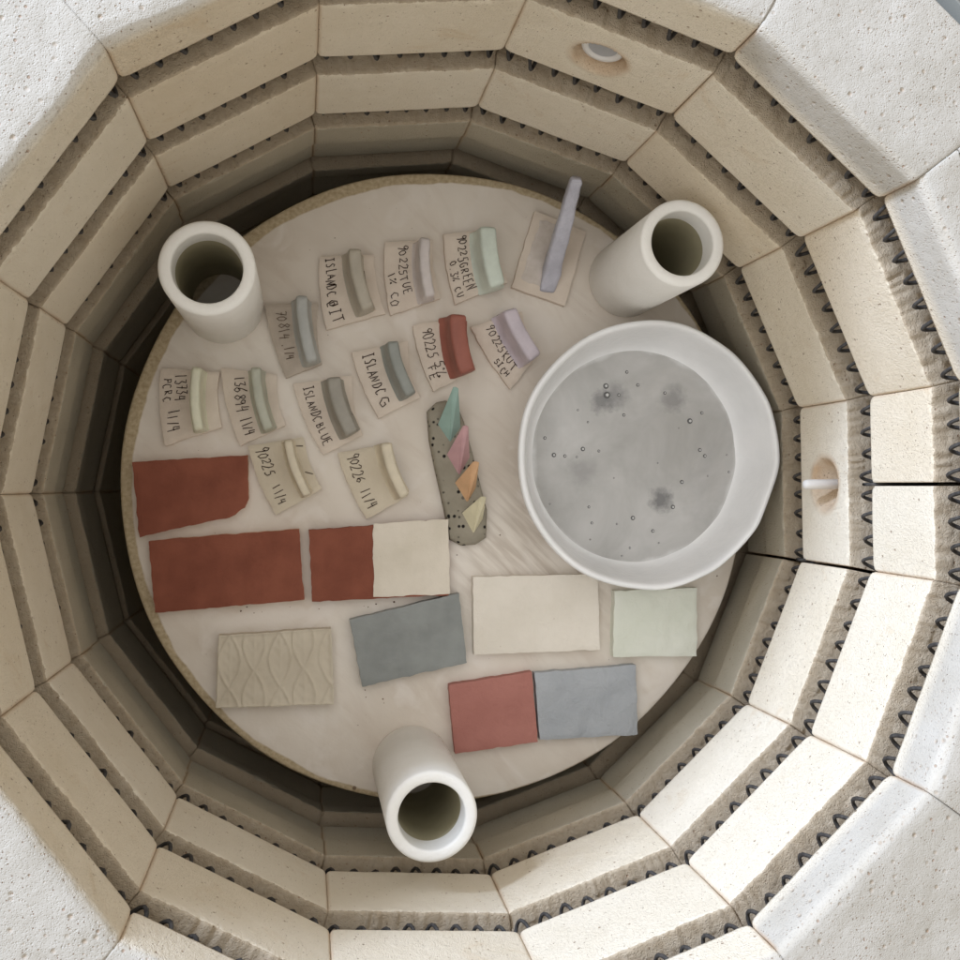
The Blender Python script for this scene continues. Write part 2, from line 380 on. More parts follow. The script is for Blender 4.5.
def tube(path, rad, ns=8, closed=False, cap=True):
    P = np.asarray(path, float); n = len(P)
    T = np.roll(P, -1, 0) - np.roll(P, 1, 0) if closed else np.gradient(P, axis=0)
    T /= np.linalg.norm(T, axis=1)[:, None] + 1e-12
    up = np.array((0, 0, 1.)); A = np.cross(T, up); bad = np.linalg.norm(A, axis=1) < 1e-3
    A[bad] = (1, 0, 0); A /= np.linalg.norm(A, axis=1)[:, None]; B = np.cross(T, A)
    th = np.linspace(0, 2 * math.pi, ns, endpoint=False)
    r = np.broadcast_to(np.asarray(rad, float), (n,))[:, None, None]
    V = P[:, None, :] + r * (A[:, None, :] * np.cos(th)[None, :, None] + B[:, None, :] * np.sin(th)[None, :, None])
    F = []
    for i in range(n if closed else n - 1):
        for k in range(ns):
            F.append((i * ns + k, i * ns + (k + 1) % ns, ((i + 1) % n) * ns + (k + 1) % ns, ((i + 1) % n) * ns + k))
    V = V.reshape(-1, 3)
    if cap and not closed: F += [tuple(range(ns))[::-1], tuple((n - 1) * ns + k for k in range(ns))]
    return V, F
def coil_ring(zt, zb, turns=8, first=5.5):
    """helical wire lying in the groove all round, starting and ending at the split block"""
    rad, offc = .0082, .0125
    zc = (zt + zb) / 2 + .0012
    pts = []
    steps = 14
    nt = turns * 15
    for k in range(nt * steps + 1):
        u = k / steps / turns                      # panels travelled
        jj = (5.5 + u) % 15; j = int(jj); s = jj - j
        if j == 0: j = 15
        ph = 2 * math.pi * k / steps + .35 * math.sin(u * 5) + .25 * math.sin(u * 13.7)
        wob = .0012 * math.sin(u * 3.1) + .0007 * math.sin(u * 9.1) + .0005 * math.sin(u * 23)
        o = offc + wob + rad * math.cos(ph) * (1 + .06 * math.sin(u * 13)) 
        # mitred path rounded at the corners
        p = joint(j, o) * (1 - s) + joint(j + 1, o) * s
        pull = .0035 * max(0, 1 - min(s, 1 - s) / .06)
        pn = p / np.linalg.norm(p); p = p - pn * pull
        pts.append((p[0], p[1], zc + (rad + .0008) * math.sin(ph) * 1.05))
    pts = np.array(pts) + KO
    # lead through the wall
    md = mid_dir(5); e = pts[-1]
    b0 = np.array((md[0] * .018 + pts[0][0], md[1] * .018 + pts[0][1], pts[0][2] - .002))
    V, F = tube(pts, .00135, 6, False)
    return mesh_obj('heating_element', V, F, M_COIL, kiln)
for zt, zb in ((L[1], L[2]), (L[3], L[4]), (L[5], L[6])): coil_ring(zt, zb)
# lead wire running back through the split joint of the top course
m5 = mid_dir(5); pm = (joint(5) + joint(6)) / 2 
def lead(p_s, z0, z1, j=5):
    P0 = joint(j) * (1 - p_s) + joint(j + 1) * p_s; md = mid_dir(j)
    path = [(*(P0 + md * .006), z0 - .006), (*(P0 - md * .0012), z0 - .004), (*(P0 - md * .0016), z0 + .001), (*(P0 + md * .0005), z0 + .004), (*(P0 + md * .012), z1), (*(P0 + md * .05), z1)]
    V, F = tube(np.array(path) + KO, .0012, 8); mesh_obj('lead_wire', V, F, M_COIL, kiln)
lead(.502, L[3], L[3] + .006); lead(.995, L[5], L[5] + .006)

# steel jacket, slightly proud of the brick
def poly_ring(r0, r1, z0, z1, n=90):
    V = []
    for r, z in ((r0, z1), (r1, z1), (r1, z0), (r0, z0)):
        for k in range(n):
            a = 2 * math.pi * k / n; V.append((r * math.cos(a), r * math.sin(a), z + .75))
    F = [(q * n + k, ((q + 1) % 4) * n + k, ((q + 1) % 4) * n + (k + 1) % n, q * n + (k + 1) % n) for q in range(4) for k in range(n)]
    return V, F
V, F = poly_ring(.3945, .3965, -.745, -.006); mesh_obj('jacket', V, F, M_STEEL, kiln)
V, F = poly_ring(.001, .394, -.74, -.636); mesh_obj('base_slab', V, F, M_BRICK, kiln, attr={'rim': [0] * len(V), 'groove': [0] * len(V), 'joint': [0] * len(V)})
# clamp corner seen past the rim
bm = bmesh.new(); bmesh.ops.create_cube(bm, size=1, matrix=Matrix.Translation((.305, .262, .739)) @ Matrix.Rotation(R_(40), 4, 'Z') @ Matrix.Diagonal((.012, .05, .02, 1)))
bmesh.ops.bevel(bm, geom=bm.edges[:], offset=.002, segments=2, affect='EDGES')
me = bpy.data.meshes.new('lid_bracket'); bm.to_mesh(me); bm.free(); me.materials.append(M_STEEL)
# floor
Vf = [(-6, -6, -.75), (6, -6, -.75), (6, 6, -.75), (-6, 6, -.75)]
fl = mesh_obj('floor', Vf, [(0, 1, 2, 3)], M_FLOOR); fl['kind'] = 'structure'

# peephole plug and thermocouple
def lathe(prof, n=64, wob=None, z0=0):
    V = []
    for r, z in prof:
        for k in range(n):
            a = 2 * math.pi * k / n; rr = r; zz = z
            if wob: rr, zz = wob(r, z, a)
            V.append((rr * math.cos(a), rr * math.sin(a), zz))
    F = []
    for i in range(len(prof) - 1):
        for k in range(n): F.append((i * n + k, i * n + (k + 1) % n, (i + 1) * n + (k + 1) % n, (i + 1) * n + k))
    return V, F
M_PLUG = plain('white_plug_ceramic', (.72, .70, .68), (.80, .79, .77), 30, .6, .3, .0003, 300)
M_PLUGG = plain('grey_plug_core', (.36, .36, .37), (.44, .44, .45), 60, .7, .3)
J = joint(2) * .53 + joint(3) * .47; mdp = mid_dir(2)
pl = thing('peephole_plug', 'white round peephole plug with grey recessed core in the upper brick wall', 'plug', (*(J + mdp * .0165), -.1015))
V, F = lathe([(0, -.03), (.0135, -.03), (.0150, .0085), (.0142, .0105), (.0105, .0108), (.0098, .0095)], 40)
p1 = mesh_obj('plug_body', V, F, M_PLUG, pl)
V, F = lathe([(.0100, .0094), (.006, .0088), (0, .0086)], 40)
p2 = mesh_obj('plug_core', V, F, M_PLUGG, pl)
q = Vector((-mdp[0], -mdp[1], .12)).to_track_quat('Z', 'Y'); pl.rotation_mode = 'QUATERNION'; pl.rotation_quaternion = q
J = joint(5) * .5 + joint(6) * .5; mdt = mid_dir(5)
V, F = lathe([(0, -.04), (.0039, -.04), (.0039, .017), (.0036, .0195), (.0024, .0212), (0, .0216)], 32)
tc = mesh_obj('thermocouple', V, F, M_PLUG); tag(tc, 'small white ceramic thermocouple tube poking from the round hole in the sunlit brick', 'thermocouple')
tc.location = (*(J + mdt * .006), -.2075); tc.rotation_mode = 'QUATERNION'; tc.rotation_quaternion = Vector((-mdt[0], -mdt[1], 0)).to_track_quat('Z', 'Y')

# ------------------------------------------------------------------ shelf and posts
ZS = -.3255
SC = Vector((.0143, .0020))
prof = [(0, 0), (.05, 0), (.12, 0), (.2, 0), (.255, 0), (.2650, 0), (.2668, -.0006), (.2675, -.002), (.2675, -.016), (.266, -.018), (0, -.018)]
V, F = lathe(prof, 240, lambda r, z, a: (r + (.0007 * math.sin(a * 3 + 1) + .0004 * math.sin(a * 11)) * (r > .2), z))
sh = mesh_obj('kiln_shelf', V, F, M_SHELF); sh.location = (SC.x, SC.y, ZS)
tag(sh, 'large round cream kiln shelf coated with brushed wash, carrying the fired samples', 'shelf')
for o_ in (sh,):
    md_ = o_.modifiers.new('edge', 'EDGE_SPLIT'); md_.split_angle = R_(50)

def post(px, py, label, ht=.14, rad=.0328, tilt=0):
    p = at(px, py, ZS + ht)
    V, F = lathe([(.0235, .004), (rad - .003, 0), (rad - .001, .0012), (rad, .003), (rad, ht - .0022), (rad - .0012, ht - .0004), (rad - .003, ht), (.0255, ht), (.0242, ht - .001), (.0240, ht - .003), (.0238, ht - .012), (.0235, ht - .02), (.0235, .004)], 96)
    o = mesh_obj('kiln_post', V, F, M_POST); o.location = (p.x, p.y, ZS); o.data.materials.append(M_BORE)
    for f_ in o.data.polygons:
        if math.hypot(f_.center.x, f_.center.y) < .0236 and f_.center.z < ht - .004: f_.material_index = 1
    tag(o, label, 'kiln post', 'white hollow posts standing on the shelf')
    return o
post(207, 268, 'white hollow tube post nearest the grey sample with faint writing, upper left of the shelf')
post(683, 243, 'white hollow tube post beside the white bowl and tall lavender strip')
post(432, 817, 'white hollow tube post at the shelf edge by the pink square tile')

# ------------------------------------------------------------------ bowl
ZB = ZS
zr = .055
bc = at(652, 455, ZS + zr)
def bowl_wob(r, z, a):
    k = min(1, z / .03)
    w_ = .0010 * math.sin(2 * a + .6) + .0005 * math.sin(5 * a + 1) + .0004 * math.sin(9 * a + 2)
    fac = .0015 * abs(math.sin(6.5 * a + .5)) * max(0, math.cos(a + .25))
    return r + (w_ - fac) * k * (r > .05), z + (.0012 * math.sin(3 * a + 1) + .0006 * math.sin(8 * a)) * (z > .02) * (z / zr)
bp = [(0, 0), (.078, 0), (.088, .003), (.096, .010), (.103, .022), (.109, .038), (.1125, .049), (.1127, .0530), (.1118, .0552), (.1095, .0557), (.1072, .0545), (.1055, .048), (.1025, .036), (.0990, .024), (.0950, .0150), (.088, .0105), (.070, .0085), (.04, .008), (0, .008)]
M_BOWL = plain('translucent_white_porcelain', (.80, .81, .825), (.88, .885, .90), 22, .26, .5, .0007, 30)
bowl = thing('bowl', 'large white porcelain bowl with bubbly grey glaze pooled inside, right side of the shelf', 'bowl', (bc.x, bc.y, ZS))
V, F = lathe(bp, 120, bowl_wob); bo = mesh_obj('bowl_body', V, F, M_BOWL, bowl)
sm = bo.modifiers.new('s', 'SUBSURF'); sm.levels = 1; sm.render_levels = 1
# glaze pool
mg = N('grey_glaze', .16, .5)
c = mg.ramp(mg.noise(14, 5, .6, None, .5), (.3, (.36, .355, .345)), (.7, (.54, .535, .53)))
cloud = mg.ramp(mg.noise(24, 3), (.60, 0), (.80, 1))
c = mg.mix(mg.math('MULTIPLY', cloud, .25), c, (.24, .24, .25))
for sx_, sy_, sr_, sa_ in ((-.030, .047, .014, .75), (-.017, .052, .016, .6), (.034, .050, .018, .55), (.024, -.038, .015, .9), (-.048, -.012, .02, .3)):
    vd = mg.n('ShaderNodeVectorMath', operation='DISTANCE'); mg.l(mg.tc.outputs['Object'], vd.inputs[0]); vd.inputs[1].default_value = (sx_, sy_, .0125)
    dn = mg.math('ADD', vd.outputs['Value'], mg.math('MULTIPLY', mg.math('SUBTRACT', mg.noise(110, 5, .7), .5), .022))
    c = mg.mix(mg.math('MULTIPLY', mg.ramp(mg.math('DIVIDE', dn, sr_), (.25, 1), (.85, 0)), sa_), c, (.17, .17, .175))
v = mg.voro(75); k = mg.ramp(v.outputs['Distance'], (.045, 1), (.09, 0)); r = mg.n('ShaderNodeSeparateColor'); mg.l(v.outputs['Color'], r.inputs[0])
c = mg.mix(mg.math('MULTIPLY', mg.math('MULTIPLY', k, mg.ramp(r.outputs[0], (.72, 0), (.76, 1))), .75), c, (.12, .11, .10))
sr = mg.n('ShaderNodeVectorMath', operation='LENGTH'); mg.l(mg.tc.outputs['Object'], sr.inputs[0])
rr_ = mg.math('ADD', sr.outputs['Value'], mg.math('MULTIPLY', mg.math('SUBTRACT', mg.noise(30, 4), .5), .016))
c = mg.mix(mg.ramp(mg.math('MULTIPLY', mg.math('SUBTRACT', rr_, .0905), 160), (0, 0), (1, 1)), c, (.72, .73, .74))
mg.col(c); mg.bump(mg.noise(30, 3), .0012, .8)
pr = []
n = 120; V = [(0, 0, .0125)]; F = []
for i in range(1, 15):
    t = i / 14
    for kk in range(n):
        a = 2 * math.pi * kk / n
        R0 = .0945 + .0011 * math.sin(5 * a + 1) - .0020 * abs(math.sin(4.5 * a + .3)) * (1 if math.sin(a) > .2 else .25)
        V.append((R0 * t * math.cos(a) , R0 * t * math.sin(a), .0125 + .0003 * math.sin(a * 3 + 9 * t) * t * (1 - t) + (.0012 * max(0, t - .93) / .07)))
for kk in range(n): F.append((0, 1 + kk, 1 + (kk + 1) % n))
for i in range(13):
    for kk in range(n): F.append((1 + i * n + kk, 1 + (i + 1) * n + kk, 1 + (i + 1) * n + (kk + 1) % n, 1 + i * n + (kk + 1) % n))
gz = mesh_obj('glaze_pool', V, F, mg.m, bowl)
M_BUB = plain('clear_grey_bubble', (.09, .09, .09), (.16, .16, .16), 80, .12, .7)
M_BUBHI = plain('bubble_highlight', (.50, .50, .50), (.62, .62, .62), 80, .1, .8)  # pale cap colour paints a highlight on each bubble
bub_px = [(606, 386, 5), (607, 395, 6), (627, 372, 3), (638, 385, 3), (665, 393, 3), (702, 413, 3), (690, 421, 5), (700, 450, 3.4), (705, 456, 3.4), (682, 482, 3.6), (673, 507, 4), (633, 518, 4), (653, 531, 3.2),
          (583, 449, 4), (565, 456, 3), (554, 455, 4), (577, 457, 2), (599, 451, 2.5), (589, 507, 2.5), (592, 523, 2.5), (617, 524, 2), (624, 415, 3), (578, 410, 2), (588, 422, 2), (630, 548, 2), (622, 556, 2), (729, 472, 2), (727, 455, 1.6), (708, 476, 1.6), (659, 543, 1.8), (598, 555, 2), (550, 504, 1.6), (545, 438, 3), (697, 373, 2), (614, 478, 1.6), (658, 463, 1.6), (619, 395, 3)]
bub_me = None
for (bx, by, br) in bub_px:
    p = at(bx, by, ZS + .013)
    if bub_me is None:
        V, F = lathe([(0, 1), (.45, .88), (.8, .55), (.97, .12), (1.02, -.15)], 16); o = mesh_obj('bubble', V, F, M_BUB, bowl); bub_me = o.data; bub_me.materials.append(M_BUBHI)
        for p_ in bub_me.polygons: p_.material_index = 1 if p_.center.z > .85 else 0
    else:
        o = bpy.data.objects.new('bubble', bub_me); COL.objects.link(o); o.parent = bowl
    r0 = br * .00050; o.scale = (r0, r0, r0 * .7); o.location = (p.x - bc.x, p.y - bc.y, .0124)

# ------------------------------------------------------------------ handwriting
GL = {
 '0': [[(.5, 1), (.15, .8), (.1, .35), (.4, 0), (.8, .2), (.9, .7), (.5, 1)]], '1': [[(.45, 1), (.5, 0)]],
 '2': [[(.1, .8), (.4, 1), (.8, .85), (.75, .55), (.1, .02), (.9, .05)]], '3': [[(.1, .95), (.8, .97), (.4, .6), (.85, .4), (.6, .02), (.1, .1)]],
 '4': [[(.35, 1), (.1, .45), (.85, .5)], [(.75, .95), (.65, -.05)]], '5': [[(.85, 1), (.3, .97), (.2, .6), (.7, .55), (.8, .2), (.4, 0), (.1, .1)]],
 '6': [[(.7, 1), (.25, .65), (.12, .2), (.5, 0), (.85, .25), (.5, .5), (.15, .3)]], '7': [[(.1, .95), (.85, .97), (.4, 0)], [(.3, .5), (.8, .5)]],
 '8': [[(.5, .55), (.15, .8), (.5, 1), (.85, .8), (.5, .55), (.1, .25), (.5, 0), (.9, .25), (.5, .55)]],
 '9': [[(.85, .75), (.5, .5), (.15, .72), (.4, 1), (.85, .9), (.8, .4), (.65, -.1)]],
 'I': [[(.5, 1), (.5, 0)], [(.2, 1), (.8, 1)], [(.2, 0), (.8, 0)]], 'S': [[(.85, .9), (.4, 1), (.15, .75), (.75, .4), (.6, .05), (.1, .1)]],
 'L': [[(.25, 1), (.2, .03), (.8, .05)]], 'A': [[(.05, 0), (.5, 1), (.9, 0)], [(.25, .4), (.75, .4)]], 'N': [[(.1, 0), (.15, 1), (.8, .05), (.85, 1)]],
 'D': [[(.2, 1), (.2, 0), (.7, .15), (.9, .55), (.6, .95), (.1, 1)]], 'C': [[(.85, .9), (.4, 1), (.1, .5), (.4, 0), (.85, .1)]],
 'G': [[(.85, .9), (.4, 1), (.1, .5), (.4, 0), (.85, .15), (.85, .5), (.55, .5)]], 'B': [[(.2, 0), (.2, 1), (.7, .9), (.65, .6), (.25, .52), (.85, .4), (.7, .05), (.2, 0)]],
 'U': [[(.1, 1), (.15, .2), (.5, 0), (.8, .25), (.85, 1)]], 'E': [[(.8, 1), (.2, 1), (.2, 0), (.85, 0)], [(.2, .52), (.7, .52)]],
 'T': [[(.5, 1), (.5, 0)], [(.05, 1), (.95, 1)]], 'R': [[(.2, 0), (.2, 1), (.75, .9), (.7, .55), (.2, .5), (.85, 0)]],
 'K': [[(.2, 1), (.2, 0)], [(.8, 1), (.2, .45), (.85, 0)]], 'H': [[(.15, 1), (.15, 0)], [(.85, 1), (.85, 0)], [(.15, .5), (.85, .5)]],
 'P': [[(.2, 0), (.2, 1), (.8, .9), (.75, .55), (.2, .48)]], 'F': [[(.2, 0), (.2, 1), (.85, 1)], [(.2, .52), (.7, .52)]], 'O': [[(.5, 1), (.1, .6), (.3, 0), (.8, .15), (.9, .7), (.5, 1)]],
 'M': [[(.1, 0), (.15, 1), (.5, .3), (.85, 1), (.9, 0)]], 'W': [[(.05, 1), (.25, 0), (.5, .6), (.75, 0), (.95, 1)]],
 '%': [[(.9, 1), (.1, 0)], [(.25, .95), (.1, .8), (.3, .75), (.25, .95)], [(.8, .25), (.65, .1), (.85, .02), (.8, .25)]], '/': [[(.75, 1.05), (.25, -.05)]], '.': [[(.4, .08), (.5, 0)]],
 '-': [[(.1, .5), (.9, .5)]], '@': [[(.75, .3), (.35, .25), (.3, .65), (.7, .7), (.72, .3), (.9, .5), (.8, 1), (.3, 1), (.02, .5), (.3, -.02), (.8, .02)]], ',': [[(.5, .1), (.35, -.2)]], ' ': []}

# ------------------------------------------------------------------ ring-cut test pieces
def bez(A, B, bulge, t):          # photo-space curve from A to B, bulging to the left
    return A * (1 - t) + B * t + Vector((-(B - A).y, (B - A).x)).normalized() * 0 + Vector((-bulge * 4 * t * (1 - t), -bulge * .15 * 4 * t * (1 - t)))
def soft(o, w=.0008, seg=2):
    b = o.modifiers.new('bevel', 'BEVEL'); b.width = w; b.segments = seg; b.limit_method = 'ANGLE'; b.angle_limit = R_(40)
def patch(corners, bulge, thick, z, name, mat, parent, org, nu=22, nv=14, top_noise=.0003, edge_noise=.0007, seed=0, relief=None, drop=.0005):
    """solid slab between four photo corners TL TR BR BL (its top face), sides curved by bulge px"""
    TL, TR, BR, BL = (Vector(c) for c in corners)
    V = []
    for i in range(nu):
        t = i / (nu - 1)
        a = bez(TL, BL, bulge, t); b = bez(TR, BR, bulge, t)
        for j in range(nv):
            s = j / (nv - 1)
            p = a * (1 - s) + b * s
            w = at(p.x, p.y, z + thick)
            e = (i in (0, nu - 1)) or (j in (0, nv - 1))
            nx_, ny_ = (fbm(np.array([w.x * 160, w.y * 160, seed + q]), 3) for q in (0, 50))
            f_ = 1 if e else .3
            h = top_noise * fbm(np.array([w.x * 90, w.y * 90, seed + 9.]), 3)
            if relief: h += relief(s, t)
            if e: h -= drop
            V.append((w.x - org.x + nx_ * edge_noise * f_, w.y - org.y + ny_ * edge_noise * f_, z - org.z + thick + h))
    n0 = len(V)
    F = [(i * nv + j, (i + 1) * nv + j, (i + 1) * nv + j + 1, i * nv + j + 1) for i in range(nu - 1) for j in range(nv - 1)]
    loop = [j for j in range(nv)] + [i * nv + nv - 1 for i in range(1, nu)] + [(nu - 1) * nv + j for j in range(nv - 2, -1, -1)] + [i * nv for i in range(nu - 2, 0, -1)]
    for k in loop: V.append((V[k][0], V[k][1], z - org.z))
    m = len(loop)
    for q in range(m): F.append((loop[q], loop[(q + 1) % m], n0 + (q + 1) % m, n0 + q))
    F.append(tuple(n0 + q for q in range(m))[::-1])
    o = mesh_obj(name, V, F, mat, parent, True)
    bm = bmesh.new(); bm.from_mesh(o.data); bmesh.ops.recalc_face_normals(bm, faces=bm.faces[:]); bm.to_mesh(o.data); bm.free()
    e_ = o.modifiers.new('edge', 'EDGE_SPLIT'); e_.split_angle = R_(38)
    return o
def write(lines, corners, bulge, z, parent, org, seed, ink=M_INK, lw=.00035):
    """lines: (text, s, t0, t1, size): s = place across the slab 0..1, t along it; letters lie on their side, reading downwards"""
    TL, TR, BR, BL = (Vector(c) for c in corners); rnd = random.Random(seed); V = []; F = []
    def pos(s, t):
        a = bez(TL, BL, bulge, t); b = bez(TR, BR, bulge, t); p = a * (1 - s) + b * s; return at(p.x, p.y, z)
    Wd = (pos(1, .5) - pos(0, .5)).length
    for text, s0, t0, t1, size in lines:
        n = len(text); cw = (t1 - t0) / n
        for k, ch in enumerate(text):
            js, jt, sc = rnd.uniform(-.022, .022), rnd.uniform(-.12, .12) * cw, rnd.uniform(.78, 1.18); sl = rnd.uniform(-.28, .12)
            for st in GL.get(ch, []):
                pts = []
                for q in range(len(st) - 1):
                    for u in (0, .5) if len(st) > 3 else (0, .33, .66):
                        pts.append((st[q][0] * (1 - u) + st[q + 1][0] * u, st[q][1] * (1 - u) + st[q + 1][1] * u))
                pts.append(st[-1]); pts = [(gx + rnd.uniform(-.035, .035), gy + rnd.uniform(-.035, .035)) for gx, gy in pts]
                W_ = [pos(s0 + js + size / Wd * sc * (gy - .5), t0 + cw * (k + .08 + .84 * (gx + sl * (gy - .5))) + jt) for gx, gy in pts]
                for q, w in enumerate(W_):
                    a = W_[max(0, q - 1)]; b = W_[min(len(W_) - 1, q + 1)]; dv = (b - a)
                    nn = Vector((-dv.y, dv.x, 0)).normalized() * lw * rnd.uniform(.8, 1.15) if dv.length > 0 else Vector((lw, 0, 0))
                    V += [tuple(w + nn - org), tuple(w - nn - org)]
                    if q: b0 = len(V) - 4; F.append((b0, b0 + 1, b0 + 3, b0 + 2))
    if F: mesh_obj('writing', V, F, ink, parent, False)
def fin(A, B, bulge, wpx, H, z, mat, parent, org, seed=0, name='upright_wall', flare=1.18, rnd_top=True, n=26):
    """standing wall whose top centre line runs A -> B in the photo, going straight down on to the slab"""
    A, B = Vector(A), Vector(B); rows = []
    hw0 = wpx / 2 * .00083
    cs = [(1.25, 0), (.98, .10), (.80, .3), (.74, .6), (.76, .88), (.70, .97), (.45, 1.0), (0, 1.005), (-.45, 1.0), (-.72, .97), (-.80, .88), (-.82, .6), (-.90, .3), (-1.02, .10), (-1.22 * flare, .0)]
    P = [at(*bez(A, B, bulge, t / (n - 1)), z + H) for t in range(n)]
    V = []
    for i in range(n):
        a = P[max(0, i - 1)]; b = P[min(n - 1, i + 1)]; dv = (b - a).normalized(); nn = Vector((-dv.y, dv.x, 0))
        e = min(i, n - 1 - i); es = (.80, .95, 1, 1)[min(e, 3)]
        for u, h in cs:
            jx = .00035 * fbm(np.array([P[i].x * 150, P[i].y * 150, h * 3 + seed]), 2)
            q = P[i] + nn * (u * hw0 * (es if h > .8 else 1) + jx)
            V.append((q.x - org.x, q.y - org.y, z - org.z + h * H * ((.90, .98, 1)[min(e, 2)]) + jx))
    m = len(cs)
    F = [(i * m + j, i * m + j + 1, (i + 1) * m + j + 1, (i + 1) * m + j) for i in range(n - 1) for j in range(m - 1)]
    F += [tuple(range(m))[::-1], tuple((n - 1) * m + j for j in range(m))]
    o = mesh_obj(name, V, F, mat, parent, True)
    bm = bmesh.new(); bm.from_mesh(o.data); bmesh.ops.recalc_face_normals(bm, faces=bm.faces[:]); bm.to_mesh(o.data); bm.free()
    e_ = o.modifiers.new('soft', 'SUBSURF'); e_.levels = 1; e_.render_levels = 1
    return o
def glz(name, c, rough=.45, spec=.45, var=.12, coat=0):
    a = tuple(v * (1 - var) for v in c); b = tuple(min(1, v * (1 + var)) for v in c)
    return plain(name, a, b, 45, rough, spec, .0003, 140, coat=coat)
G_TP = 'ring cut test pieces with an upright glazed wall'
TB = .0065
def test_piece(label, corners, bulge, A, B, w, mat, lines, H=.028, base=M_BASE, ticks=(), seed=0, lw=.00035, ink=None, flare=1.18):
    c = sum((Vector(p) for p in corners), Vector((0, 0))) / 4
    org = at(c.x, c.y, ZS)
    t = thing('test_piece', label, 'test tile', org, G_TP)
    patch(corners, bulge, TB, ZS, 'slab', base, t, org, seed=seed, drop=.0013)
    fin(A, B, bulge, w, H, ZS + TB - .0006, mat, t, org, seed, flare=flare)
    write(lines, corners, bulge, ZS + TB + .0006, t, org, seed, ink or M_INK, lw)
    if ticks:
        for (x0, y0, x1, y1) in ticks:
            a = at(x0, y0, ZS + TB + .0006) - org; b = at(x1, y1, ZS + TB + .0006) - org; nn = Vector((-(b - a).y, (b - a).x, 0)).normalized() * .00035
            mesh_obj('tick_mark', [tuple(a + nn), tuple(a - nn), tuple(b - nn), tuple(b + nn)], [(0, 1, 2, 3)], M_INK, t, False)
    return t
g_cream = glz('pale_cream_green_glaze', (.72, .72, .57)); g_pg = glz('pale_grey_green_glaze', (.47, .48, .40)); g_grey = glz('grey_glaze_wall', (.42, .43, .415))
g_olive = glz('olive_grey_glaze', (.45, .41, .34)); g_lav = glz('lavender_white_glaze', (.62, .57, .56)); g_mint = glz('pale_mint_glaze', (.63, .70, .63))
g_dgrey = glz('slate_green_glaze', (.29, .305, .285)); g_red = glz('brick_red_slip', (.33, .115, .085), .6); g_lil = glz('lilac_glaze', (.58, .52, .58)); g_dol = glz('dull_khaki_grey_glaze', (.34, .32, .28), .6)
g_crm = glz('cream_clay_wall', (.68, .61, .48), .6, .3); M_INKF = plain('faded_ink', (.16, .12, .09), (.22, .17, .13), 60, .8, .1)

test_piece('test piece with slim pale cream upright wall and the number 13734', [(161, 368), (220, 372), (222, 427), (165, 446)], 3.5, (197, 366), (199, 431), 12, g_cream,
           [('13734', .37, .05, .47, .0082), ('PCRC', .14, .13, .45, .0064), ('11/4', .22, .56, .86, .0088)], seed=1, base=M_BASE)
test_piece('test piece with grey-green upright wall and the number 136894, right of the 13734 piece', [(221, 368), (277, 374), (286, 425), (240, 446)], 3.5, (256, 366), (269, 430), 13, g_pg,
           [('136894', .30, .07, .62, .0092), ('11/4', .27, .68, .93, .0088)], seed=2)
test_piece('test piece with glossy grey wall and faded writing, right of the upper left post', [(265, 304), (318, 303), (322, 364), (286, 378)], 3, (302, 294), (313, 362), 15, g_grey,
           [('70814', .30, .1, .52, .0085), ('.1/4', .30, .55, .8, .008)], seed=3, ink=M_INKF, base=plain('grey_stained_clay', (.45, .39, .33), (.55, .48, .41), 60, .85, .2, .0003, 200))
test_piece('test piece with olive grey wall marked ISLANDC @IT', [(320, 256), (374, 254), (386, 313), (327, 330)], 3.5, (355, 247), (369, 309), 17, g_olive,
           [('ISLANDC', .20, .03, .58, .0076), ('@IT', .20, .64, .94, .0086)], seed=4, base=M_BASE, ticks=[(364, 271, 365, 279)], lw=.00040)
test_piece('test piece with slim lavender white wall marked 90225 TUE', [(385, 242), (433, 239), (441, 298), (391, 315)], 3, (426, 236), (431, 297), 14, g_lav,
           [('90225TUE', .39, .05, .80, .0075), ('1% CO', .14, .42, .92, .0060)], seed=5)
test_piece('test piece with broad pale mint wall marked 90225 GREEN 0.3%', [(444, 234), (495, 228), (508, 282), (456, 304)], 3, (489, 225), (499, 286), 22, g_mint,
           [('90225GREEN', .34, .04, .90, .0078), ('0.3% CU', .12, .42, .94, .0062)], seed=6, flare=1.1)
test_piece('test piece with thick slate grey wall marked ISLANDC G', [(352, 352), (408, 341), (420, 397), (379, 418)], 3.5, (393, 340), (412, 395), 15, g_dgrey,
           [('ISLANDC', .28, .07, .72, .0085), ('G', .27, .74, .90, .0085)], seed=7, lw=.00042)
test_piece('test piece with brick red wall marked 90225 5% FE', [(413, 325), (466, 316), (477, 370), (434, 391)], 3.5, (459, 313), (469, 372), 22, g_red,
           [('90225', .27, .07, .58, .0088), ('5%', .31, .62, .88, .0088), ('FE', .13, .66, .88, .0075)], seed=8)
test_piece('test piece with broad lilac wall marked 90225 KUT, nearest the bowl', [(471, 327), (522, 311), (540, 352), (511, 389)], 3, (510, 308), (537, 358), 20, g_lil,
           [('90225KUT', .34, .06, .88, .0076), ('5ICH', .12, .58, .86, .0060)], seed=9)
test_piece('test piece with flat khaki grey wall marked ISLANDC BLUE', [(293, 384), (352, 375), (363, 435), (323, 455)], 3.5, (334, 376), (353, 434), 18, g_dol,
           [('ISLANDC', .24, .06, .58, .0075), ('BLUE', .24, .60, .92, .0080)], seed=10, ticks=[(351, 412, 353, 415)])
test_piece('cream test piece with slim cream wall marked 90225 11/4', [(248, 446), (304, 437), (322, 489), (276, 515)], 3.5, (288, 439), (308, 496), 11, g_crm,
           [('90225', .24, .05, .50, .0088), ('11/4', .24, .64, .92, .0088)], seed=11, base=M_BASEC, ticks=[(296, 446, 303, 446), (305, 472, 313, 474)])
